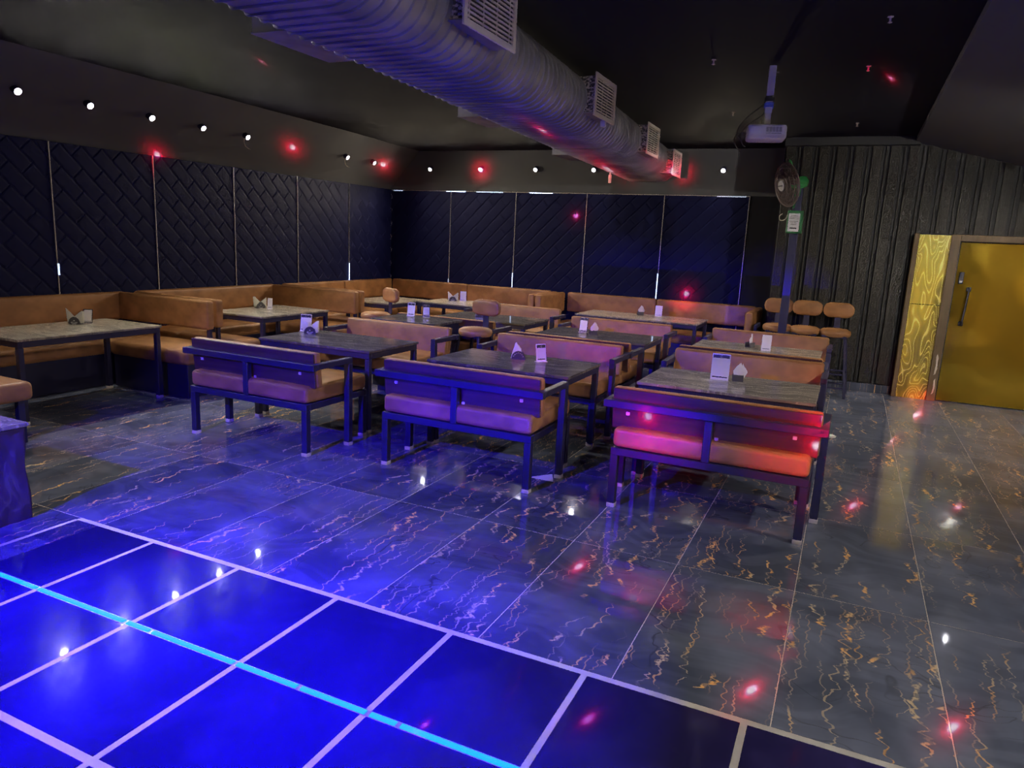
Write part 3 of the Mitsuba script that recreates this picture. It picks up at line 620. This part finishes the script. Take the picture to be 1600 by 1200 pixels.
# ================================================================ DUCT
du = thing('air_duct', 'ribbed silver flat-oval air duct hanging along the ceiling', 'duct')
def dc(y): return .145 - .07 * y            # centre line
DH, DW2, DZ = .215, .375, 2.81
def duct_ring(y, g):
    a = np.linspace(-math.pi / 2, math.pi / 2, 16); r = DH + g; f = DW2 - DH
    R_ = np.stack([f + r * np.cos(a), r * np.sin(a)], 1)
    c, h = .035, DH + g; xl = -.297 - g
    k = np.linspace(0, math.pi / 2, 5)
    TL = np.stack([xl + c - c * np.sin(k), h - c + c * np.cos(k)], 1); BL = np.stack([xl + c - c * np.cos(k), -h + c - c * np.sin(k)], 1)
    q = np.vstack([R_, [[.0, h]], TL, BL, [[-.10, -h], [.06, -h]]]); return np.stack([dc(y) + q[:, 0], np.full(len(q), y), DZ + q[:, 1]], 1)
def duct_section(y0, y1, step=.095, cap=False):
    ys, gs = [], []
    y = y0
    while y < y1 - .03:
        for o, g in ((0, 0), (.82, 0), (.85, .007), (.88, .010), (.91, .007), (.94, 0)):
            ys.append(min(y + o * step, y1)); gs.append(g)
        y += step
    ys.append(y1); gs.append(0.0)
    V = np.vstack([duct_ring(a, g) for a, g in zip(ys, gs)]); m = 29; F = []
    for i in range(len(ys) - 1):
        for j in range(m):
            a, b, c, d = i * m + j, i * m + (j + 1) % m, (i + 1) * m + (j + 1) % m, (i + 1) * m + j; F += [[a, c, b], [a, d, c]]
    if cap:
        k = len(V); V = np.vstack([V, [[dc(y1), y1, DZ]]])
        for j in range(m): F.append([(len(ys) - 1) * m + j, k, (len(ys) - 1) * m + (j + 1) % m])
    return trimesh.Trimesh(V, F, process=False)
joints = [-5.2, -2.2, .85, 3.15, 5.35, 6.72]
for a, b in zip(joints[:-1], joints[1:]): add('section', duct_section(a + .004, b - .004, cap=b > 6), 'duct', du, 35)
for y in joints[1:]:
    r0, r1 = duct_ring(y - .02, .012), duct_ring(y + .02, .012); m = 29; F = []
    for j in range(m): F += [[j, m + (j + 1) % m, (j + 1) % m], [j, m + j, m + (j + 1) % m]]
    ia, ib = duct_ring(y - .02, -.005), duct_ring(y + .02, -.005); V = np.vstack([r0, r1, ia, ib])
    for j in range(m): k2 = (j + 1) % m; F += [[j, k2, 2 * m + k2], [j, 2 * m + k2, 2 * m + j], [m + j, 3 * m + k2, m + k2], [m + j, 3 * m + j, 3 * m + k2]]
    add('joint_band', trimesh.Trimesh(V, F, process=False), 'duct', du, 30)
def vent(y0, y1, side, z0, z1, out):
    xe = (lambda y: dc(y) + (DW2 if side > 0 else -.297))
    ym = (y0 + y1) / 2; xi, xo = xe(ym) - side * .12, xe(ym) + side * out
    a, b = sorted((xi, xo)); t = .012
    k = add('vent_box', cat([box(a, b, y0, y0 + t, z0, z1, .002), box(a, b, y1 - t, y1, z0, z1, .002), box(a, b, y0 + t, y1 - t, z1 - t, z1, .002)]), 'wool' if side > 0 else 'duct', du, label='speckled insulated vent box' if side > 0 else 'plain metal vent box')
    add('bottom_plate', box(a, b, y0 - .01, y1 + .01, z0 - .004, z0 + .004, .001), 'duct', k)
    add('dark_inside', box(min(xo, xo - side * .03), max(xo, xo - side * .03), y0 + t, y1 - t, z0 + .005, z1 - t, 0), 'dark', k)
    if side > 0:
        g = [box(xo, xo + .012, y0 - .025, y0 + .012, z0 - .025, z1 + .025, .002), box(xo, xo + .012, y1 - .012, y1 + .025, z0 - .025, z1 + .025, .002), box(xo, xo + .012, y0 + .012, y1 - .012, z0 - .025, z0 + .010, .002), box(xo, xo + .012, y0 + .012, y1 - .012, z1 - .010, z1 + .025, .002)]
        add('grille_frame', cat(g), 'grille', k)
        n = 11
        for i in range(n):
            z = z0 + .012 + (z1 - z0 - .024) * (i + .5) / n; add('louvre', box(xo + .001, xo + .013, y0 + .010, y1 - .010, z - .0040, z + .0040, .001), 'grille', k)
        for i in range(4):
            y = y0 + (y1 - y0) * (.08 + .28 * i); add('mullion', box(xo - .004, xo + .003, y - .005, y + .005, z0 + .008, z1 - .008, .001), 'grille', k)
for y0, y1, z0 in ((-.44, .10, 2.72), (2.0, 2.48, 2.71), (4.20, 4.66, 2.685), (5.98, 6.42, 2.635)):
    vent(y0, y1, 1, z0, z0 + .275, .085)
for y0, y1 in ((-.70, -.10), (1.76, 2.30), (4.28, 4.82)):
    vent(y0, y1, -1, 2.665, 2.96, .36)
for y in (.55, 2.95, 5.15): add('hanger_rod', cat([box(dc(y) + .30, dc(y) + .307, y, y + .007, 2.97, ZC, 0), box(dc(y) - .307, dc(y) - .30, y, y + .007, 2.97, ZC, 0)]), 'metal', du)
# small white camera-like gadgets hung under the duct vents
gd = thing('ceiling_sensor', 'small white gadget hanging under the second vent grille of the duct', 'sensor')
add('body', cushion(.40, .445, 2.30, 2.345, 2.645, 2.70, .012), 'white', gd, True); add('stem', box(.415, .43, 2.315, 2.33, 2.70, 2.735, .002), 'white', gd)
gd = thing('ceiling_sensor', 'small pale tab hanging under the duct end beside the red laser spot', 'sensor')
add('body', box(-.50, -.46, 5.40, 5.415, 2.45, 2.555, .004), 'cap', gd); add('stem', box(-.49, -.47, 5.402, 5.41, 2.55, 2.60, .001), 'cap', gd)

# ================================================================ PROJECTOR
pj = thing('projector', 'white ceiling projector hanging on a pale pole', 'projector')
PX0, PY0 = 1.71, 2.5
w = place(PX0, PY0, 2.60, 12)
add('body', cushion(-.145, .145, -.11, .11, -.055, .055, .022, .004, 4), 'white', pj, True, world=w)
for i in range(5): add('vent_slot', box(-.01 + .024 * i, .009 + .024 * i, -.1145, -.110, -.002, .034, .001), 'cardgrey', pj, world=w, label='grey vent grid' if i == 0 else None)
add('label_strip', box(-.01, .105, -.1145, -.110, -.016, -.010, .001), 'cardgrey', pj, world=w); add('lower_band', box(-.13, .13, -.113, -.108, -.047, -.022, .002), 'card', pj, world=w)
ln = lathe([(0, 0), (.03, 0), (.034, .012), (.03, .02), (0, .02)], 20); ln.apply_transform(trimesh.geometry.align_vectors([0, 0, 1], [0, 1, 0])); ln.apply_translation([.07, .105, 0]); add('lens', ln, 'ink', pj, 30, world=w)
add('bracket', cat([box(-.05, .05, -.03, .03, .053, .062, .002), box(-.022, .022, -.022, .022, .06, .16, .003), box(-.05, -.042, -.02, .02, .05, .10, .002)]), 'grille', pj, world=w)
add('pole', box(-.026, .026, -.026, .026, .15, .50, .003), 'white', pj, world=w); add('bolt', box(.026, .05, -.004, .004, .45, .458, .001), 'steel', pj, world=w)
cb = add('cable_coil', cat([tube([(.033 * math.cos(a), .033 * math.sin(a), .19 + .012 * a / 6.28) for a in np.linspace(0, 6.28 * 3, 40)], .005, 6)]), 'cable_blue', pj, True, world=w, label='blue cable wound round the pole')
add('cable_coil', tube([(.033 * math.cos(a), .033 * math.sin(a), .235 + .010 * a / 6.28) for a in np.linspace(0, 6.28 * 4, 48)], .0055, 6), 'rubber', pj, True, world=w)
def cable(pts, r=.0045): 
    from scipy.interpolate import make_interp_spline
    pts = np.array(pts, float); s = make_interp_spline(np.arange(len(pts)), pts, k=3); return tube(s(np.linspace(0, len(pts) - 1, 36)), r, 6)
add('cable', cable([(-.03, .0, .22), (-.13, .0, .14), (-.21, .01, .04), (-.20, .02, -.04), (-.14, .05, -.01)]), 'rubber', pj, True, world=w)
add('cable', cable([(-.02, .02, .17), (-.09, .0, .10), (-.17, .0, .03), (-.18, .0, -.06), (-.14, .01, -.10)]), 'rubber', pj, True, world=w)
add('cable', cable([(-.14, .04, .0), (-.20, .03, .0), (-.235, .02, -.05), (-.20, .0, -.12), (-.19, .0, -.17)]), 'rubber', pj, True, world=w)
for x, y, lab in ((2.48, 1.42, 'nearest one at the top of the photo'), (2.38, 2.66, 'beside the red laser streak'), (1.31, 2.20, 'left of the projector pole'), (2.31, 5.28, 'far one right of the projector'), (1.13, 4.42, 'pale one between duct and projector')):
    k = thing('ceiling_hook', f'tiny metal hook on the black ceiling, {lab}', 'hook', 'hooks on the ceiling')
    m = lathe([(0, 0), (.018, 0), (.018, -.004), (.006, -.008), (.006, -.03), (.014, -.034), (0, -.04)], 12); m.apply_translation([x, y, ZC]); m.fix_normals(); add('plate', m, 'grille', k, 30)

# ================================================================ FAN ON ITS COLUMN
co = thing('steel_column', 'slim black square column standing before the bar stools, carrying the fan', 'column')
CX, CY = 1.80, 5.24
add('shaft', box(CX - .045, CX + .045, CY, CY + .09, .006, 2.44, .004), 'metal', co); add('base_plate', box(CX - .09, CX + .09, CY - .045, CY + .135, 0, .006, .001), 'metal', co)
fn = thing('wall_fan', 'round black caged fan with a green motor on the black column', 'fan')
FR = .235; FX = np.array([CX - .115, CY - .17, 2.425]); ax = np.array([-.78, -.58, -.22]); ax /= np.linalg.norm(ax)
FM = np.eye(4); xx = np.cross([0, 0, 1], ax); xx /= np.linalg.norm(xx); FM[:3, 0], FM[:3, 1], FM[:3, 2], FM[:3, 3] = xx, np.cross(ax, xx), ax, FX
WF = T(FM)
def circ(r, z, rr, n=40): return tube([(r * math.cos(a), r * math.sin(a), z) for a in np.linspace(0, 2 * math.pi, n, endpoint=False)], rr, 6, True)
def dome(r): return .072 * (1 - (r / FR) ** 2.2)
cg = add('guard', cat([circ(FR, 0, .009)] + [circ(FR * f, dome(FR * f), .004) for f in (.93, .8, .62, .45)] + [circ(FR * f, -dome(FR * f) * .9, .0026) for f in (.93, .75, .5)]), 'guard', fn, True, world=WF, label='black wire guard')
sp = []
for i in range(40):
    a = i * math.pi / 20
    for s in (1, -.9):
        sp.append(tube([(r * math.cos(a + .5 * (1 - r / FR)), r * math.sin(a + .5 * (1 - r / FR)), s * dome(r)) for r in np.linspace(.07, FR, 5)], .0024, 4))
add('spokes', cat(sp), 'guard', cg, True, world=WF, kind='stuff')
hb = lathe([(0, .082), (.052, .080), (.06, .074), (.06, .066), (0, .066)], 28); hb.fix_normals(); add('hub_badge', hb, 'cardgrey', fn, 30, world=WF, label='grey round badge on the guard')
add('badge_stripe', box(-.045, .045, -.006, .006, .081, .0835, .0005), 'ink', fn, world=WF)
for i in range(3):
    th = i * 2 * math.pi / 3 + .4; A, R2 = np.meshgrid(np.linspace(-.5, .5, 9), np.linspace(.03, .205, 8), indexing='ij')
    f = A * (1.1 - .25 * (R2 / .2)); v = np.stack([R2 * np.cos(th + f), R2 * np.sin(th + f), .035 * (A) - .005], -1).reshape(-1, 3); idx = np.arange(72).reshape(9, 8)
    q = np.stack([idx[:-1, :-1], idx[1:, :-1], idx[1:, 1:], idx[:-1, 1:]], -1).reshape(-1, 4); vv = np.vstack([v, v + [0, 0, .003]]); add('blade', (vv, np.vstack([q[:, ::-1], q + 72])), 'blade', fn, True, world=WF, label='dark fan blade')
mo = lathe([(0, -.25), (.035, -.245), (.058, -.225), (.066, -.19), (.066, -.10), (.050, -.07), (0, -.065)], 24); mo.fix_normals(); add('motor', mo, 'green', fn, 30, world=WF, label='green motor housing')
arc = [(0, (FR + .022) * math.cos(a), -.05 - .045 * math.sin(a)) for a in np.linspace(0, math.pi, 15)]
add('green_yoke', cat([tube(arc, .012, 8)]), 'green', fn, True, world=WF, label='green curved bracket')
mp = FX - ax * .17
add('arm', bar(mp, (CX, CY + .01, 2.33), .035), 'green', fn)
sw = thing('notice_box', 'small green box with a white printed notice on the column below the fan', 'notice')
add('box', box(CX - .085, CX + .085, CY - .05, CY, 1.905, 2.155, .006), 'green_box', sw); add('notice', box(CX - .068, CX + .052, CY - .053, CY - .05, 1.925, 2.125, .001), 'white', sw, label='white printed sheet')
for i, (z, wd) in enumerate(((2.098, .04), (2.082, .05), (2.066, .052), (2.040, .045), (2.022, .035), (2.004, .032))):
    add('print_line', box(CX - .008 - wd, CX - .008 + wd, CY - .0545, CY - .053, z - .004, z + .004, .0003), 'cardgrey', sw)
add('print_block', box(CX - .044, CX + .030, CY - .0545, CY - .053, 1.955, 1.970, .0003), 'ink', sw)
add('loose_cable', cable([(CX - .06, CY, 2.16), (CX - .085, CY - .02, 2.11), (CX - .105, CY - .03, 2.06), (CX - .15, CY - .03, 2.045), (CX - .17, CY - .02, 2.08), (CX - .14, CY - .01, 2.12)], .005), 'cap', sw, True, label='loose pale cable loop')
